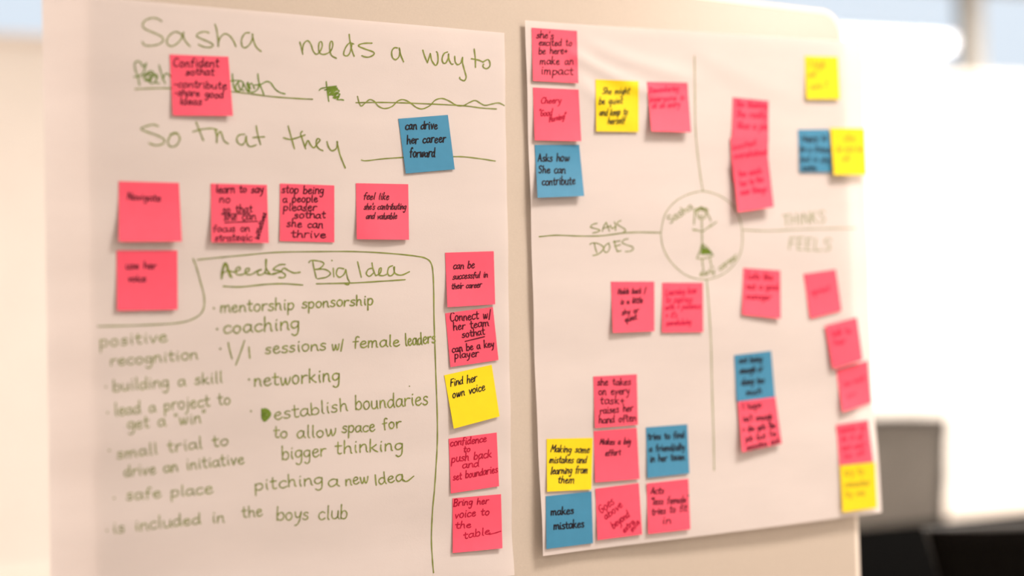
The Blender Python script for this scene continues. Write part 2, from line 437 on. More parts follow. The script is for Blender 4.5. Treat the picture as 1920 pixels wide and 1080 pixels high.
# ---- left sheet
a = (220, 0, 4.8); c = (560, 20, 4.8); d = (220, 180, 4.8); e = (560, 180, 4.8); k = (380, 470, 4.267)
headings = lambda wd, *groups: [scribble(S1, F1, 'heading_word', g_, wd) for g_ in groups]
headings(3.0, Z(*a,
    '400,192 360,168 310,162 250,185 228,225 250,260 330,295 400,330 412,365 380,395 320,410 250,408 225,378',
    '590,330 560,295 510,290 460,330 445,380 470,412 510,410 560,370 590,320 598,290', '590,295 600,345 625,385 655,418',
    '825,295 780,285 730,300 715,325 760,350 830,380 862,405 840,425 780,422 730,400',
    '878,218 893,260 905,340 910,418', '908,400 925,340 965,305 1010,320 1045,365 1068,420',
    '1190,295 1150,300 1120,350 1122,410 1150,430 1190,400 1215,350 1218,305', '1215,305 1225,360 1250,420 1295,463'), Z(*c,
    '10,282 25,330 38,392', '35,360 45,300 80,270 110,300 130,360 160,392 190,370 212,320 205,280 188,285 180,320 185,370 210,392 250,388 290,360 308,310 300,275 285,285 280,340 295,400 340,428',
    '495,300 460,290 430,320 408,370 410,400 440,405 465,370 480,300', '455,212 462,270 475,340 500,410',
    '660,292 610,292 560,300 540,318 600,345 670,370 680,390 650,412 610,418 568,405'), Z(*c,
    '890,335 860,335 838,370 845,420 875,440 905,410 912,360 905,335', '908,345 920,400 945,460'), Z(*c,
    '1118,355 1135,410 1160,468', '1160,465 1175,420 1185,385', '1185,385 1200,450 1235,492 1255,450 1250,380 1240,370',
    '1340,372 1310,385 1292,430 1300,468 1325,470 1345,430 1350,390', '1350,390 1355,440 1375,480 1390,480',
    '1405,410 1410,460 1430,485 1460,470 1475,420', '1475,420 1478,480 1500,560 1508,600 1490,630 1455,615 1450,600'), Z(*c,
    '1580,345 1590,430 1592,510', '1555,432 1620,445 1660,462', '1660,462 1700,440 1720,460 1720,500 1690,522 1660,505 1665,480'))
scribble(S1, F1, 'crossed_out_word', Z(*a,
    '200,765 185,690 160,620 158,570 185,550 215,570 230,600 262,568', '150,692 200,682 235,650 262,570',
    '225,700 260,660 300,640 330,660 310,700 270,715 250,690 290,660 340,680 350,720 320,750 290,735 300,690 350,670 360,700 340,740 380,750',
    '245,720 300,730 290,680 240,670', '375,585 390,640 410,700 430,750', '405,715 440,660 480,690 500,740'), 2.9, M_DKGREEN, 'scribbled-over green word left of the pink note')
scribble(S1, F1, 'crossed_out_word', Z(*a,
    '980,745 1020,730 1080,725 1130,740 1120,800 1080,820 1065,770 1100,730', '1035,665 1042,740 1055,800 1080,825', '1130,740 1160,800 1185,825', '1165,750 1190,820',
    '1180,830 1190,770 1210,750 1235,800', '1265,665 1275,740 1300,800 1318,850', '1235,765 1290,760 1340,735 1380,745 1420,800 1460,830 1510,845',
    '1165,815 1220,830 1265,800 1275,750', '1085,740 1105,800 1140,815', '1175,740 1200,800'), 2.9, M_DKGREEN, 'scribbled-over green word right of the pink note')
scribble(S1, F1, 'writing_line', Z(*a, '160,802 320,795 490,795 700,805 1030,825 1200,845 1400,870 1600,885 1757,893'), 2.9)
scribble(S1, F1, 'crossed_out_word', Z(*c, '248,638 258,720 272,815',
    '185,718 205,700 270,688 340,680 270,705 230,715 300,700 350,700 270,735 290,750 340,715 365,725 320,760 300,755 370,750 330,790 320,780 365,770 345,800 380,800 405,805',
    '260,735 330,700 275,760 350,735 310,785', '255,700 335,685 260,720'), 2.9, M_DKGREEN, 'small scribbled-out green word beside the wavy line')
scribble(S1, F1, 'wavy_line', Z(*c,
    '530,770 545,830 565,858 600,830 640,800 680,815 720,860 775,880 840,862 890,815 940,800 1000,825 1060,870 1115,883 1180,855 1230,805 1290,790 1350,810 1420,850 1480,855 1540,825 1590,808 1640,835 1680,852 1740,840 1800,830 1850,853'), 2.7)
scribble(S1, F1, 'writing_line', Z(*c, '515,828 700,825 900,828 1200,840 1480,855 1640,875 1780,885'), 2.6)
headings(3.2, Z(*d,
    '370,272 320,258 250,275 215,295 260,320 360,355 420,390 415,425 350,445 285,425',
    '500,340 470,370 455,420 480,455 530,445 562,390 550,350 520,330 480,345', '475,345 545,335'), Z(*d,
    '710,235 735,300 775,400', '680,322 760,300 850,292 900,305', '880,300 895,360 895,420', '895,420 900,360 930,320 960,400 1000,430',
    '1145,345 1100,350 1075,380 1085,420 1120,440 1150,410 1160,360', '1160,360 1170,430 1200,455 1250,440', '1250,268 1265,350 1290,438', '1220,375 1270,370 1325,368'), Z(*d,
    '1538,270 1560,350 1595,475', '1495,375 1560,390 1650,365 1690,350', '1665,318 1650,340 1670,400 1695,475',
    '1690,460 1715,400 1740,440 1770,465 1800,430 1825,395 1800,385 1790,430 1810,470 1850,492') + Z(*e,
    '255,410 270,460 300,492 340,470 350,410', '345,410 370,520 400,600 420,648'))
scribble(S1, F1, 'writing_line', Z(*e, '565,575 610,582 760,565 940,553 1180,545 1395,545 1500,548 1640,565 1770,585'), 2.6)
scribble(S1, F1, 'box_outline', [[(362, 485), (368, 500), (375, 525), (383, 558), (380, 583), (362, 598), (330, 606), (260, 610), (183, 612)],
    [(370, 487), (410, 483), (452, 479), (521, 473), (605, 471.7), (667, 471.7), (730, 475), (782, 480.4), (801, 485.6), (809, 495), (812, 512), (813.3, 545), (814, 600), (816, 660), (818, 720), (820, 780), (820, 830), (818, 870), (815, 915), (811, 960), (809, 1010), (811, 1050), (813, 1074)]], 2.7)
scribble(S1, F1, 'crossed_out_word', Z(*k,
    '150,225 155,160 175,100 195,110 210,160 235,215', '155,222 165,150 185,108 200,160 222,210',
    '150,190 200,160 250,170 300,150 290,130 265,150 275,190 320,190 370,160 370,140 345,150 345,185 390,190 440,160 470,150 440,170 450,195 500,170 510,70',
    '505,70 510,140 540,185', '660,110 610,115 565,150 610,160 660,190 650,215 610,215', '560,185 620,170 650,140 690,160 730,178 780,172', '500,180 560,190 600,175'), 3.3, None, 'scribbled-over underlined green word before the big idea heading')
scribble(S1, F1, 'underline', Z(*k, '165,285 300,290 500,270 650,265 800,275'), 3.2)
headings(2.9, Z(*k,
    '850,95 870,78 940,85 970,105 940,140 900,150', '880,80 895,160 910,220', '910,150 980,150 1022,180 990,212 920,225', '1045,140 1050,210', '1033,77 1036,80',
    '1130,145 1085,140 1070,185 1095,212 1130,190 1145,150', '1145,150 1160,220 1175,250 1165,272 1140,268'), Z(*k, '1240,88 1255,150 1270,212',
    '1355,140 1325,150 1310,185 1335,205 1365,180', '1355,98 1365,150 1385,200', '1385,200 1420,180 1430,140 1415,145 1410,190 1440,200 1470,190',
    '1520,120 1490,135 1480,180 1500,202 1530,180 1535,130', '1530,130 1540,180 1590,195 1655,168'))
scribble(S1, F1, 'underline', Z(*k, '910,265 1200,258 1450,243 1620,232'), 2.9)
def dot(x, y, r=2.0): return [[(x - r * .4, y - r * .3), (x + r * .5, y + r * .2), (x - r * .2, y + r * .5), (x + r * .2, y - r * .4)]]
T = text_strokes
for (groups, wd) in [
    ([dot(401, 578), T('mentorship', 412.8, 586, 552, 580, 12), T('sponsorship', 566, 578, 701, 571, 11.5)], 3.1),
    ([dot(407, 617), T('coaching', 418.7, 625.8, 562, 617, 14.5)], 3.3),
    ([dot(413, 654), Z(*k, '205,735 218,800 235,865', '335,720 305,810 265,915', '370,770 374,815 378,860'), T('sessions', 497, 663.4, 612, 656, 12), T('w/', 622, 657, 645, 655, 11), T('female', 662, 652, 750, 649, 12), T('leaders', 760, 649, 817, 642, 12)], 3.0),
    ([dot(467, 711.5), T('networking', 476.5, 725, 638, 714, 14.5)], 3.2),
    ([dot(470.6, 771), T('establish', 514, 787, 654, 770, 13), T('boundaries', 666, 769, 804, 758, 14.5)], 2.8),
    ([T('to', 513, 821, 539, 820, 12), T('allow', 556.7, 822, 630, 817, 12.5), T('space', 641, 811, 703.5, 808.7, 12), T('for', 718, 806, 753, 801, 11.5)], 2.9),
    ([T('bigger', 528.5, 862, 612, 855, 14), T('thinking', 628.5, 851, 757, 844, 13.5)], 2.9),
    ([T('pitching', 477.5, 920, 606, 907, 12.5), T('a', 615, 912.5, 636, 911, 13), T('new', 648, 910.4, 691, 905, 12), T('Idea', 702.5, 910, 758, 901, 12), Z(440, 850, 4.8, '1510,240 1550,252 1612,205')], 2.9),
    ([T('positive', 187, 650.4, 314, 640, 12)], 2.7),
    ([T('recognition', 207, 686, 372, 673, 12)], 2.7),
    ([dot(198.5, 725.4), T('building a skill', 212, 733.8, 418, 717, 12.5)], 2.7),
    ([dot(201.7, 774), T('lead a project to', 215, 779.6, 433, 757, 12.5)], 2.7),
    ([T('get a "win"', 239, 804.6, 387, 792, 12)], 2.7),
    ([dot(204.8, 844.6), T('small trial to', 219.4, 860, 429, 834, 12)], 2.7),
    ([T('drive an initiative', 233, 894, 458, 869, 12)], 2.7),
    ([dot(214, 934), T('safe place', 237, 938, 399, 925, 12)], 2.7),
    ([dot(200.6, 995), T('is included', 212, 1000, 377, 982, 12), T('in', 397.5, 980.6, 422, 979, 12), T('the', 454, 971, 493, 967, 12), T('boys club', 518, 975, 652.5, 973, 14)], 2.7),
]:
    for g_ in groups: scribble(S1, F1, 'bullet' if len(g_) == 1 and len(g_[0]) == 4 and abs(g_[0][0][0] - g_[0][1][0]) < 3 else 'list_words', g_, wd)
scribble(S1, F1, 'ink_blot', Z(440, 690, 4.8, '245,370 260,470 290,460 320,420 300,380 260,375 265,440 300,430 290,395 270,410', '250,385 255,460 310,440', '275,380 280,465', '295,385 310,430'), 4.5, M_DKGREEN)
scribble(S1, F1, 'stray_dot', dot(768, 724, 1.2), 1.6)

# ---- right sheet
q = (1080, 340, 4.8)
scribble(S2, F2, 'dividing_line', [[(1302, 105), (1303, 170), (1304, 240), (1308, 288), (1314, 335), (1318, 358)]], 1.8)
scribble(S2, F2, 'dividing_line', [[(1011, 443.8), (1043, 441), (1085, 442.5), (1127, 442), (1168, 437), (1200, 435.5), (1239, 436.3)]], 2.5)
scribble(S2, F2, 'dividing_line', [[(1392, 431), (1440, 433), (1500, 430), (1540, 429), (1603, 428)]], 1.8)
scribble(S2, F2, 'dividing_line', [[(1325, 525), (1328, 560), (1333, 640), (1335, 720), (1338, 820), (1339, 882)]], 1.9)
scribble(S2, F2, 'circle_outline', [[(1239, 437), (1248, 400), (1273, 373), (1312, 359), (1342, 364), (1368, 380), (1385, 405), (1392, 440), (1388, 475), (1371, 502), (1345, 519), (1316, 524), (1285, 515), (1258, 491), (1243, 463), (1239, 437)]], 1.6)
scribble(S2, F2, 'quadrant_title', Z(*q, '190,378 150,388 132,412 175,425 215,440 195,455 150,465', '237,450 250,405 272,368', '272,368 285,405 300,450', '240,425 310,405',
    '310,395 325,425 355,405', '345,365 358,400 355,443', '405,353 380,365 370,385 400,405 440,430 445,450 425,456'), 2.2)
scribble(S2, F2, 'quadrant_title', Z(*q, '125,568 145,555 200,560 245,590 240,620 200,655 152,668', '165,560 175,605 190,645', '300,555 270,570 250,605 262,638 290,630 305,590 290,560',
    '345,535 355,585 375,632', '335,545 400,535', '350,585 400,570', '370,632 405,625', '470,517 435,525 415,550 450,570 510,590 515,610 490,628 445,633'), 2.2)
scribble(S2, F2, 'quadrant_title', T('THINKS', 1468, 424, 1548, 416, 12), 1.9)
scribble(S2, F2, 'quadrant_title', T('FEELS', 1478, 468, 1558, 470, 13), 1.9)
scribble(S2, F2, 'circle_caption', T('Sasha', 1256, 420, 1300, 390, 8.5), 2.1)
scribble(S2, F2, 'circle_caption', T('early', 1313, 518, 1341, 512, 6), 2.0)
scribble(S2, F2, 'circle_caption', T('career', 1350, 508, 1384, 483, 6.5), 2.0)
fig = scribble(S2, F2, 'stick_figure', Z(*q,
    '1130,250 1098,262 1088,295 1105,328 1135,340 1165,322 1172,285 1160,258 1130,250', '1112,305 1125,320 1150,308', '1112,283 1114,286', '1146,280 1148,284',
    '1062,268 1085,245 1105,265 1120,232 1140,262 1165,240 1190,265', '1070,262 1120,240 1180,258', '1095,255 1125,230 1165,255',
    '1070,270 1065,330 1062,390', '1175,270 1195,310 1215,360', '1132,345 1134,450 1135,560',
    '1058,435 1095,440 1135,452 1175,425 1215,398 1265,365', '1050,428 1066,445', '1205,392 1222,405',
    '1135,560 1115,625 1088,690', '1135,560 1185,600 1235,665', '1085,690 1130,698 1180,688 1235,668',
    '1135,695 1140,750 1148,800 1135,808', '1205,690 1212,730 1222,770 1238,772'), 2.2)
mb = MB(); write(mb, F2, Z(*q, '1140,575 1130,655 1150,600 1145,655 1165,600 1165,655 1180,610 1185,655 1195,620 1205,652 1205,630 1220,650', '1130,650 1180,645 1222,650', '1135,630 1210,632'), 3.2)
o = mb.build('skirt', M_DKGREEN, fig); o['label'] = 'solid green skirt'

# ------------------------------------------------------------------ sticky notes
N_BLACK, N_MAR, N_RED, N_PALE, N_OCH = M_INK, M_MAROON, M_RED, M_PALERED, M_OCHRE
def note(colour, corners, sheet_, label, group, curl=0.004, lines=(), ink=None, wd=2.3, base=0.0, bow=0.0, extra=(), skew=0.0):
    hf = sheet_[1]
    tl, tr, br, bl = corners
    def pix(u, v_):
        return ((tl[0] * (1 - u) + tr[0] * u) * (1 - v_) + (bl[0] * (1 - u) + br[0] * u) * v_,
                (tl[1] * (1 - u) + tr[1] * u) * (1 - v_) + (bl[1] * (1 - u) + br[1] * u) * v_)
    ctr = pix(0.5, 0.5); hc = 0.0
    for _ in range(3): pc = on_board(*ctr, hc); hc = hf(pc.x, pc.z)
    def height(u, v_, eps):
        x, y = pix(u, v_); p = on_board(x, y, hc); hs = hf(p.x, p.z)
        lift = 0.72 * curl * (max(0.0, v_ - 0.18) / 0.82) ** 1.7 * (1 + skew * (u - 0.5)) + bow * math.sin(math.pi * u) * max(0.0, v_) ** 1.5 + 0.0009 + base
        return max(hs, hc - 0.002) + lift + eps
    def S(u, v_, eps=0.0):
        x, y = pix(u, v_); return on_board(x, y, height(min(1, max(0, u)), min(1, max(0, v_)), eps))
    n = 14; org = S(0.5, 0.0)
    vs_ = [S(i / n, j / n) - org for j in range(n + 1) for i in range(n + 1)]
    vb = [p + Vector((0, 0.00035, 0)) for p in vs_]
    fs_ = []; N1 = n + 1; K = len(vs_)
    for j in range(n):
        for i in range(n):
            t = j * N1 + i; fs_.append((t, t + N1, t + N1 + 1, t + 1)); fs_.append((K + t, K + t + 1, K + t + N1 + 1, K + t + N1))
    rv = []
    rim = [i for i in range(N1)] + [j * N1 + n for j in range(1, N1)] + [n * N1 + i for i in range(n - 1, -1, -1)] + [j * N1 for j in range(n - 1, 0, -1)]
    for i in range(len(rim)):
        s, t = rim[i], rim[(i + 1) % len(rim)]; r0 = 2 * K + len(rv)
        rv += [vs_[s], vs_[t], vb[t], vb[s]]; fs_.append((r0, r0 + 1, r0 + 2, r0 + 3))
    o = mesh_obj('sticky_note', vs_ + vb + rv, fs_, NOTE_M[colour], None, True)
    o.location = org
    tag(o, label, 'sticky note', group)
    def inv(px, py):
        u, v_ = 0.5, 0.5
        for _ in range(4):
            x, y = pix(u, v_)
            du = ((tr[0] - tl[0]) * (1 - v_) + (br[0] - bl[0]) * v_, (tr[1] - tl[1]) * (1 - v_) + (br[1] - bl[1]) * v_)
            dv = ((bl[0] - tl[0]) * (1 - u) + (br[0] - tr[0]) * u, (bl[1] - tl[1]) * (1 - u) + (br[1] - tr[1]) * u)
            D = du[0] * dv[1] - du[1] * dv[0]; ex, ey = px - x, py - y
            u += (ex * dv[1] - ey * dv[0]) / D; v_ += (du[0] * ey - du[1] * ex) / D
        return u, v_
    def f(px, py):
        u, v_ = inv(px, py); u = min(0.995, max(0.005, u)); v_ = min(0.995, max(0.005, v_))
        return S(u, v_, 0.00035) - org
    if lines or extra:
        mb = MB()
        sl = 0.24 if wd <= 2.15 else 0.08           # the finer pens write with a slant
        for ln in lines: write(mb, f, T(*ln, slant=sl, jit=0.7), wd, 1.3)
        for st in extra: ribbon(mb, smooth(st, 1.3), wd, f)
        mb.build('handwriting', ink, o)
    return o

GP1, GP2 = 'sticky notes on the left sheet', 'sticky notes on the right sheet'
def P(s): return [tuple(map(float, t.split(','))) for t in s.split()]
note('pink', P('318.3,102 428.3,106.3 436.7,217 324.2,216.3'), S1, 'pink note on the left sheet reading confident so that, covering the crossed-out green word', GP1, 0.007, [
    ('Confident', 324.2, 125, 410.6, 126, 9), ('sothat', 348, 140.5, 402, 141, 7.5), ('-contribute', 326, 162.5, 425, 167, 8), ('-share good', 327.3, 178, 419, 184.5, 7.5), ('Ideas', 336.7, 196, 378.5, 197, 8)], N_MAR, 2.4, skew=0.6)
note('blue', P('747,222.7 839.8,215.4 852.7,317.5 761,325.4'), S1, 'blue note reading can drive her career forward, the only blue one on the left sheet', GP1, 0.003, [
    ('can drive', 760, 243, 820.5, 241.5, 8.5), ('her career', 763, 269.5, 836, 266.5, 8.5), ('forward', 768.3, 294.5, 816, 294, 9)], N_BLACK, 2.4)
note('pink', P('222.9,339.8 335.6,342.9 340.8,452.7 222.9,452.9'), S1, 'pink note with one word, leftmost in the row of four', GP1, 0.013, [('Navigate', 238, 374.5, 301.5, 377, 7.5)], N_MAR, 2.3)
note('pink', P('218.8,469.6 332.5,469.6 333,580.5 220,582.5'), S1, 'pink note reading use her voice, below the one-word note at far left', GP1, 0.006, [
    ('use her', 236, 504.5, 293, 503.5, 7.5), ('voice', 240, 528, 273.5, 528, 7.5)], N_MAR, 2.3)
note('pink', P('395.4,344 500.6,346.7 504,455.4 396.5,454.4'), S1, 'pink note packed with writing that begins learn to say no', GP1, 0.009, [
    ('learn to say', 404.8, 361.5, 494, 361, 8.5), ('no', 411, 379.5, 432, 379.5, 8), ('so that', 417, 399.5, 473.5, 397.5, 8), ('she can', 419.4, 413, 480, 411.5, 8), ('focus on', 399.6, 435, 468, 434, 7.5), ('strategic', 402.7, 451.5, 472.5, 451, 7.5), ('initiatives', 485, 450, 500, 400, 5.5)], N_MAR, 2.4,
    extra=[[(415, 402), (468, 400.5)], [(421.5, 417.5), (483, 415)]])
note('pink', P('525.2,344 626.9,347.7 626.9,454.4 524.8,451.9'), S1, 'pink note reading stop being a people pleaser, third in the row of four', GP1, 0.002, [
    ('stop being', 528, 361.7, 607, 363.5, 8.5), ('a people', 530, 380, 595.6, 378.5, 8), ('pleaser', 531, 394.5, 593.5, 395, 8), ('sothat', 551, 409, 611, 409, 7.5), ('she can', 537.3, 425.2, 606, 427.3, 8), ('thrive', 545.6, 445, 611, 446, 8)], N_MAR, 2.4)
note('pink', P('667.5,343.5 765.4,345.4 767,449.6 669.2,448.5'), S1, "pink note reading feel like she's contributing and valuable, rightmost of the row of four", GP1, 0.006, [
    ('feel like', 681, 374, 729, 374.5, 7), ("she's contributing", 682, 393, 761, 392.5, 6.5), ('and valuable', 686, 410.5, 743.5, 410.5, 6.5)], N_MAR, 2.1, bow=0.003)
note('pink', P('834.9,473.8 925.8,471 928.5,570.5 839,576'), S1, "pink note reading can be successful in their career, above a tilted pink note", GP1, 0.006, [
    ('can be', 849.5, 505, 889.4, 502, 7.5), ('successful in', 848.7, 523.8, 914.4, 519.5, 6.5), ('their career', 846.3, 541.8, 902.7, 538.5, 6)], N_MAR, 2.1, skew=-0.6)
note('pink', P('835,587.4 924.3,575.6 934.7,675 844.8,688.3'), S1, 'tilted pink note reading connect with her team, just above a tilted yellow note', GP1, 0.003, [
    ('Connect w/', 844, 603, 920.7, 596, 9), ('her team', 850.2, 619.5, 916.7, 611, 8), ('sothat', 866.7, 633.5, 909.7, 627.3, 7.5), ('can be a key', 847.9, 661, 927, 650, 7.5), ('player', 852.6, 672.4, 898, 668, 7.5)], N_MAR, 2.2, extra=[[(872.1, 640.1), (908.5, 631.2)]])
note('yellow', P('833,703.6 922,683.8 936.8,780.8 851,803.8'), S1, 'tilted yellow note reading find her own voice, the only yellow one on the left sheet', GP1, 0.006, [
    ('Find her', 844.8, 724.8, 894, 714.6, 8), ('own voice', 848.7, 746.7, 909.7, 731, 8)], N_BLACK, 1.9, skew=-0.6)
note('pink', P('841.6,822.7 931.3,811 935.8,911.6 845.5,925.2'), S1, 'pink note reading confidence to push back and set boundaries, just under the tilted yellow note', GP1, 0.003, [
    ('confidence', 844, 836.8, 912, 828.2, 7.5), ('to', 869, 847.7, 881.5, 846.7, 6), ('push back', 846.3, 867.3, 921.4, 857.1, 8), ('and', 866.7, 878.2, 898, 874.3, 7.5), ('set boundaries', 849.5, 901, 933.2, 885.3, 7.5)], N_RED, 2.1)
note('pink', P('848.7,934.5 939.4,926.6 942.1,1028 849,1037'), S1, 'pink note with red writing reading bring her voice to the table, bottom of its column', GP1, 0.006, [
    ('Bring her', 850.5, 949.3, 916, 943.9, 7), ('voice to', 852.6, 972, 917.5, 965, 7.5), ('the', 853.4, 990.8, 883.1, 989.3, 7), ('table', 869, 1010.4, 919, 1001, 7.5)], N_RED, 2.1, extra=[[(917, 1002), (928, 999.5), (939, 996)]], skew=0.5)
# right sheet, upper left quarter
note('pink', P('997,51.9 1081.9,57.9 1084.6,155.8 999.6,151.7'), S2, "pink note reading she's excited to be here, in the right sheet's upper left corner", GP2, 0.005, [
    ("she's", 1005.4, 71.7, 1038, 72.5, 7.5), ('excited to', 1010, 85.2, 1072.5, 86, 7), ('be here+', 1010, 101.2, 1064, 101, 7.5), ('make an', 1012, 120.8, 1075.6, 121.3, 8), ('impact', 1014.2, 139, 1074.6, 140.5, 8.5)], N_MAR, 2.2)
note('pink', P('999.6,164 1085,168 1090,264.6 1002.7,263'), S2, 'pink note reading cheery good morning, directly above the blue note at left', GP2, 0.008, [
    ('Cheery', 1013.7, 194, 1051.7, 193, 6.5), ('"Good', 1010, 218, 1035, 216.5, 7), ('Morning!"', 1029.8, 229, 1062, 222, 6)], N_RED, 2.0, skew=0.5)
note('blue', P('1002.7,271.7 1086,271.3 1095.4,367.5 1008,370.8'), S2, 'blue note reading asks how she can contribute, under the cheery pink note', GP2, 0.014, [
    ('Asks how', 1008.8, 302.5, 1067.3, 302, 8), ('She can', 1009.5, 324.4, 1060, 325, 8), ('contribute', 1016.2, 347.3, 1078.7, 345.5, 8.5)], N_BLACK, 2.3)
note('yellow', P('1116.7,149 1197.5,152.3 1197.5,247.3 1118,246.3'), S2, 'yellow note reading she might be quiet and keep to herself', GP2, 0.004, [
    ('She might', 1128.7, 176.2, 1180, 176.5, 7), ('be quiet', 1122.5, 196, 1167.3, 194, 7), ('and keep to', 1123.5, 217, 1176.7, 215, 7), ('herself', 1139, 232.5, 1171.5, 231.5, 7)], N_BLACK, 1.8)
note('pink', P('1213,153.3 1289,155 1296,248 1221.5,246'), S2, 'pale-written pink note curling off the sheet right of the yellow note at upper left', GP2, 0.016, [
    ('Remembering', 1217, 174, 1272.5, 171, 6), ('everyone is', 1218.5, 191, 1283, 187, 6), ('ok on entry', 1222, 203.5, 1274.6, 200, 6)], N_PALE, 1.9)
# upper right quarter
note('pink', P('1374,182.5 1441,189 1441,268 1373,263'), S2, 'pink note at the top of three overlapping ones', GP2, 0.003, [
    ('She thinking', 1379, 200, 1439, 203, 7), ('She really', 1379, 219, 1436, 222, 7), ('likes a job', 1382, 240, 1439, 243, 7)], N_PALE, 2.3)
note('pink', P('1370,258 1440.5,259 1440,340 1374,341'), S2, 'pink note mostly hidden in the middle of three overlapping ones', GP2, 0.004, [
    ('excited', 1374, 281, 1417, 272, 6), ('overwhelmed', 1376, 297, 1438, 289, 6)], N_PALE, 2.1, base=0.0022)
note('pink', P('1373,303 1440,293 1451,388 1384,398'), S2, 'slanted pink note at the bottom of three overlapping ones', GP2, 0.012, [
    ('too much', 1386, 332, 1428, 324, 6.5), ('her to the', 1389, 350, 1432, 340, 6.5), ('new things', 1389, 366, 1438, 359, 6.5)], N_PALE, 2.3, base=0.0072)
note('yellow', P('1509,105 1571,106.7 1575,186 1512.5,186'), S2, "yellow note alone in the right sheet's upper right corner", GP2, 0.007, [
    ('? high', 1515, 127, 1546, 126, 7), ('not', 1516, 144, 1529, 143, 6.5), ('sure ?', 1519, 167, 1550, 166, 7)], N_OCH, 2.0)
note('blue', P('1496,243 1555,242.5 1560,323 1500,323'), S2, 'blue note touching a yellow note at upper right', GP2, 0.003, [
    ('Happy to', 1503, 265, 1550, 263, 6.5), ('be a friend', 1499, 284, 1555, 286, 6.5), ('but is shy', 1501, 303, 1555, 304, 6.5), ('today', 1504, 320, 1530, 319, 6)], N_BLACK, 1.7)
note('yellow', P('1557,240 1621.7,241 1625,328 1564,328'), S2, "yellow note on the sheet's right edge, beside and overlapping a blue note", GP2, 0.012, [
    ('she', 1582, 265, 1602, 264, 7), ('be nice too', 1569, 284, 1619, 284, 6.5), ('ok', 1578, 302, 1594, 301, 7)], N_OCH, 2.0, base=0.003)
# lower left quarter
note('pink', P('1145.8,528 1227,528 1227,621 1149.4,624'), S2, 'pink note reading holds back, just below and left of the drawn circle', GP2, 0.008, [
    ('Holds back /', 1158, 552, 1210.2, 549.5, 6), ('is a little', 1163.3, 570.5, 1205, 567.7, 6), ('shy or', 1165.4, 591, 1197.7, 585.5, 6), ('quiet', 1171.7, 604, 1194.6, 598, 6)], N_MAR, 2.1, skew=-0.5)
note('pink', P('1242,530 1318,530 1318.5,622.5 1241.5,623.3'), S2, 'pink note with pale red lines directly beneath the drawn circle', GP2, 0.004, [
    ('Learning how', 1247.7, 554, 1305, 550, 7), ('to express', 1247.7, 567.7, 1297.7, 567, 7), ('with + patience', 1246.7, 581, 1314, 578, 6), ("+ it's", 1247.7, 596, 1269.6, 595, 6), ('overwhelming', 1248.7, 611, 1295.6, 608, 6)], N_PALE, 2.0)
note('pink', P('1112.7,706 1194,701.7 1196.4,796.4 1115.8,802.7'), S2, 'pink note reading she takes on every task, topmost in its column', GP2, 0.004, [
    ('she takes', 1119.7, 722.8, 1183, 721.3, 7.5), ('on every', 1122, 740.8, 1180.7, 738.5, 8), ('task+', 1125.2, 758, 1170.6, 757, 8), ('raises her', 1125.2, 776.8, 1187.8, 770.6, 8), ('hand often', 1122.8, 794, 1193, 790, 8)], N_MAR, 2.2)
note('pink', P('1113.5,808.6 1194,802.3 1199.2,897.8 1116.3,904.5'), S2, 'pink note reading makes a big effort, right of the yellow note at lower left', GP2, 0.005, [
    ('Makes a big', 1124.4, 833.6, 1182.3, 833, 6.5), ('effort', 1134.6, 855.5, 1163.5, 853, 6.5)], N_MAR, 2.1)
note('blue', P('1211.3,801.4 1288.7,795.6 1292.6,887.6 1214,896'), S2, 'blue note reading tries to find a friend or ally in her team', GP2, 0.004, [
    ('tries to find', 1215.2, 825, 1283.3, 821, 7), ('a friend/ally', 1217.5, 847, 1284, 843.8, 7), ('in her team', 1219, 866.5, 1284, 862, 7.5)], N_BLACK, 2.2)
note('yellow', P('1025,823 1111.4,821 1109,917.7 1025.8,922'), S2, 'yellow note reading making some mistakes and learning from them, at lower left', GP2, 0.004, [
    ('Making some', 1032, 847, 1104.9, 849.3, 7.5), ('mistakes and', 1029.7, 868, 1099.4, 868, 7.5), ('learning from', 1032, 889.2, 1101.7, 886.9, 7.5), ('them', 1045.4, 905.6, 1075.9, 905.6, 7.5)], N_BLACK, 2.0)
note('blue', P('1023.5,930.4 1109.2,921.5 1111.9,1018.5 1024.6,1029.5'), S2, 'blue note with bold writing makes mistakes, at the bottom left corner of the right sheet', GP2, 0.003, [
    ('makes', 1032.9, 966, 1076, 963, 8), ('mistakes', 1038.3, 992.7, 1095.5, 988, 8)], N_BLACK, 2.5)
note('pink', P('1116.6,916.3 1198,905.8 1204.2,1002 1120.5,1012.7'), S2, 'pink note with diagonal red writing, right of the bottom blue note', GP2, 0.005, [
    ('Goes', 1127, 964, 1153, 943, 8.5), ('above', 1135.4, 974.7, 1168.2, 949.6, 7.5), ('beyond', 1150, 992, 1181.5, 967.6, 7.5), ('extra', 1171, 1000, 1190.1, 980.2, 6), ('mile', 1186.2, 998, 1200.3, 979.4, 6)], N_RED, 2.0)
note('pink', P('1212.8,906.6 1290.8,897.7 1294.5,992.4 1215.5,1001.3'), S2, 'pink note reading acts less female, tries to fit in, under the lower blue note', GP2, 0.006, [
    ('Acts', 1219.9, 926.2, 1244.9, 925.4, 7.5), ('"less female"', 1220, 947, 1290, 942, 7.5), ('tries to fit', 1221.4, 966, 1288, 958.2, 7.5), ('in', 1241, 983.3, 1259, 981.7, 8)], N_MAR, 2.1)
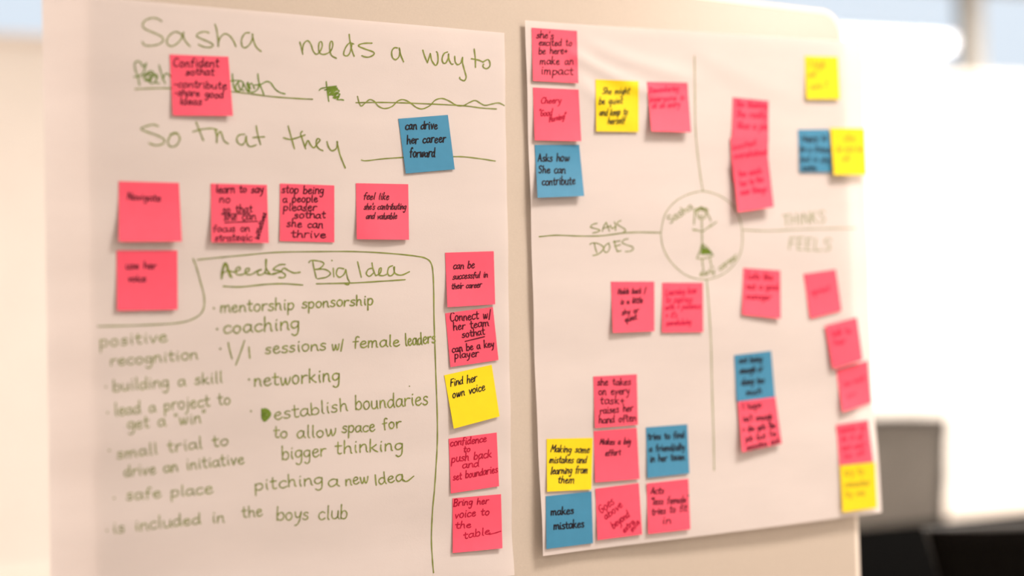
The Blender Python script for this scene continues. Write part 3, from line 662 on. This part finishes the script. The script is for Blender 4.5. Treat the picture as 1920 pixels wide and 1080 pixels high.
# lower right quarter
note('pink', P('1394,502.5 1463,507.5 1464,597.5 1392,590'), S2, 'pink note with three lines of writing just right of the drawn circle', GP2, 0.008, [
    ('Lots like', 1401.7, 522.5, 1449, 525, 6.5), ('not a good', 1400, 542.5, 1460, 543.5, 6.5), ('manager', 1399, 560.5, 1446, 562, 6.5)], N_RED, 2.2, skew=0.5)
note('pink', P('1506.7,514 1567,505 1578,582.5 1519.7,597.5'), S2, 'tilted pink note with one faint word, first in the chain running down the right edge', GP2, 0.004, [('quiet', 1521.7, 553, 1556.7, 545, 6.5)], N_PALE, 2.0)
note('pink', P('1547.5,611 1606.7,595 1617.5,675 1561.7,692'), S2, 'tilted pink note with two faint words, overlapping the note below it at the right edge', GP2, 0.005, [
    ('talk to', 1560, 631, 1596, 624, 6.5), ('her', 1565, 647.5, 1586.7, 644, 7)], N_PALE, 2.2, base=0.0035)
note('pink', P('1568,693 1627,676 1634,755 1580,772.5'), S2, 'pink note tucked under another and lifting at its lower left, on the right edge', GP2, 0.010, [
    ('too much', 1583, 725, 1622, 712, 5.5), ('on', 1588, 748, 1606, 741, 6)], N_PALE, 1.5, skew=-0.9)
note('pink', P('1568,797 1627.5,787.5 1637.5,866 1575,873'), S2, "pink note with four faint lines above the yellow note in the sheet's lower right corner", GP2, 0.003, [
    ('wants to', 1574, 812, 1622, 806, 6), ('do it all', 1577, 828, 1618, 822, 6), ("but can't", 1580, 845, 1622, 838, 6), ('be all', 1583, 860, 1622, 852, 6)], N_PALE, 2.1)
note('yellow', P('1575,873 1641,866.7 1644.5,952 1580,961'), S2, "yellow note at the very bottom of the sheet's right edge", GP2, 0.004, [
    ('try to', 1584, 892, 1620, 888, 6.5), ('remember', 1584, 914, 1632, 909, 6.5), ('by me', 1586, 932, 1622, 928, 6.5)], N_OCH, 2.2, base=0.003)
note('blue', P('1376.7,666 1446,658 1453,745 1381.7,753'), S2, 'blue note joined to a pink note below it, left of the right-edge chain', GP2, 0.003, [
    ('not being', 1386, 681, 1429, 678, 6.5), ('enough or', 1386.7, 701, 1430, 696, 7), ('doing too', 1390, 722.5, 1433, 718, 7), ('much', 1399, 741, 1427.5, 738, 6.5)], N_BLACK, 2.1)
note('pink', P('1383.7,753.5 1454,744.5 1466,831.7 1391.7,848'), S2, 'crowded pink note hanging directly below the blue note', GP2, 0.010, [
    ('I hope', 1393, 769, 1428, 764, 7), ("isn't enough", 1393, 791, 1449, 786, 7), ('+ she gets the', 1393, 811, 1455, 802, 7), ("job but I'm", 1397, 829, 1457, 818, 7), ('missing out', 1401, 845, 1463, 830, 7)], N_MAR, 2.2, base=0.003, skew=-0.5)

# ------------------------------------------------------------------ table and chairs behind the board
TZ = 0.74
def at_height(px, py, z):
    r_ = ray(px, py); return CAM + r_ * ((z - CAM.z) / r_.z)
A = at_height(1600, 990, TZ); B_ = at_height(1925, 958, TZ)
hd = math.atan2(B_.y - A.y, B_.x - A.x); L = (B_ - A).length
tb = empty('meeting_table', ((A.x + B_.x) / 2, (A.y + B_.y) / 2, 0.0), hd)
tag(tb, 'long black meeting table in the blurred background behind the board', 'table')
b = MB(); b.prism([(x, z) for x, z in round_rect(-1.3, -0.90, 1.3, 0.0, 0.05)], 0, 0.035)
top = b.build('tabletop', M_BLACK, tb, bevel=0.006); top.rotation_euler = (math.radians(-90), 0, 0); top.location = (0, 0, TZ)
for vv in top.data.vertices: vv.co = (vv.co.x, -vv.co.y + 0.0, vv.co.z)
top.rotation_euler = (0, 0, 0)
for vv in top.data.vertices: vv.co = (vv.co.x, vv.co.z, vv.co.y)
for sx in (-1.15, 1.15):
    for sv in (-0.80, -0.10):
        b = MB(); b.box(sx - 0.03, sv - 0.03, 0.0, sx + 0.03, sv + 0.03, TZ - 0.03); b.build('leg', M_BLACK, tb, bevel=0.006)

def office_chair(loc, rz, label, back_h, back_m, wtop, wbot, back_bot):
    t = empty('office_chair', loc, rz)
    tag(t, label, 'chair', 'office chairs at the black table')
    def bow(x, z): return 0.05 * (1 - (x / 0.25) ** 2) + 0.04 * (z - back_bot)
    n, mm = 12, 12; v, f_ = [], []
    for j in range(mm + 1):
        z = back_bot + (back_h - back_bot) * j / mm; hw_ = (wbot + (wtop - wbot) * j / mm) / 2
        for i in range(n + 1):
            x = -hw_ + 2 * hw_ * i / n; v.append((x, 0.2 + bow(x, z), z))
    for j in range(mm):
        for i in range(n):
            q_ = j * (n + 1) + i; f_.append((q_, q_ + 1, q_ + n + 2, q_ + n + 1))
    bk = mesh_obj('backrest', v, f_, back_m, t, True)
    so = bk.modifiers.new('solid', 'SOLIDIFY'); so.thickness = 0.012
    ring = [(-1, 0), (-1, 0.5), (-1, 1), (-0.5, 1), (0, 1), (0.5, 1), (1, 1), (1, 0.5), (1, 0), (0.5, 0), (0, 0), (-0.5, 0), (-1, 0)]
    pts = []
    for sx, tz in ring:
        hw_ = (wbot + (wtop - wbot) * tz) / 2; z = back_bot + (back_h - back_bot) * tz; pts.append((sx * hw_, 0.2 + bow(sx * hw_, z), z))
    b = MB(); b.tube(pts, 0.011, 8); b.build('back_frame', M_GREYARM, t, True)
    b = MB(); b.prism(round_rect(-0.24, -0.24, 0.24, 0.22, 0.07), 0, 0.07)
    st = b.build('seat', M_CHARCOAL, t, bevel=0.02)
    for vv in st.data.vertices: vv.co = (vv.co.x, vv.co.z, vv.co.y + 0.42)
    b = MB(); b.tube([(0, 0.22, 0.44), (0, 0.30, 0.50), (0, 0.28, back_bot + 0.15)], 0.022, 8); b.build('back_support', M_GREYARM, t, True)
    for sx in (-1, 1):
        b = MB(); b.tube([(sx * 0.22, 0.0, 0.44), (sx * 0.29, 0.0, 0.46), (sx * 0.29, 0.02, 0.62)], 0.016, 8); b.box(sx * 0.29 - 0.035, -0.14, 0.62, sx * 0.29 + 0.035, 0.12, 0.645)
        b.build('armrest', M_GREYARM, t, bevel=0.004)
    b = MB(); b.tube([(0, 0, 0.09), (0, 0, 0.42)], 0.03, 12); b.build('gas_lift', M_STEEL, t, True)
    b = MB()
    for i in range(5):
        a_ = i * 2 * math.pi / 5 + 0.3; b.tube([(0, 0, 0.11), (0.29 * math.cos(a_), 0.29 * math.sin(a_), 0.07)], [0.028, 0.016], 8)
    b.build('star_base', M_GREYARM, t, True)
    for i in range(5):
        a_ = i * 2 * math.pi / 5 + 0.3; cx, cy_ = 0.29 * math.cos(a_), 0.29 * math.sin(a_)
        b = MB(); b.tube([(cx - 0.02, cy_, 0.029), (cx + 0.02, cy_, 0.029)], 0.028, 12); b.build('castor', M_BLACK, t, True)
    return t
# grey mesh chair beyond the table, its back towards the wall
R_ = at_depth(1779, 776, 4.62); Lp = at_depth(1545, 800, 4.62)
mid = (R_ + Lp) / 2; face = math.atan2(R_.y - Lp.y, R_.x - Lp.x)
ww = (R_ - Lp).length
offs = Vector((-math.sin(face), math.cos(face), 0)) * -0.20
office_chair((mid.x + offs.x, mid.y + offs.y, 0), face, 'office chair with a grey mesh backrest beyond the black table', (R_.z + Lp.z) / 2, M_MESH, ww, ww - 0.07, 0.60)
# black chair on the near side, its back towards the camera
q0 = at_depth(1915, 985, 2.65)
t2 = office_chair((q0.x, q0.y, 0), face + math.pi + 0.1, 'all-black office chair on the near side of the black table', q0.z, M_CHARCOAL, 0.46, 0.30, 0.62)
t2.location += Vector((math.sin(face), -math.cos(face), 0)) * -0.22
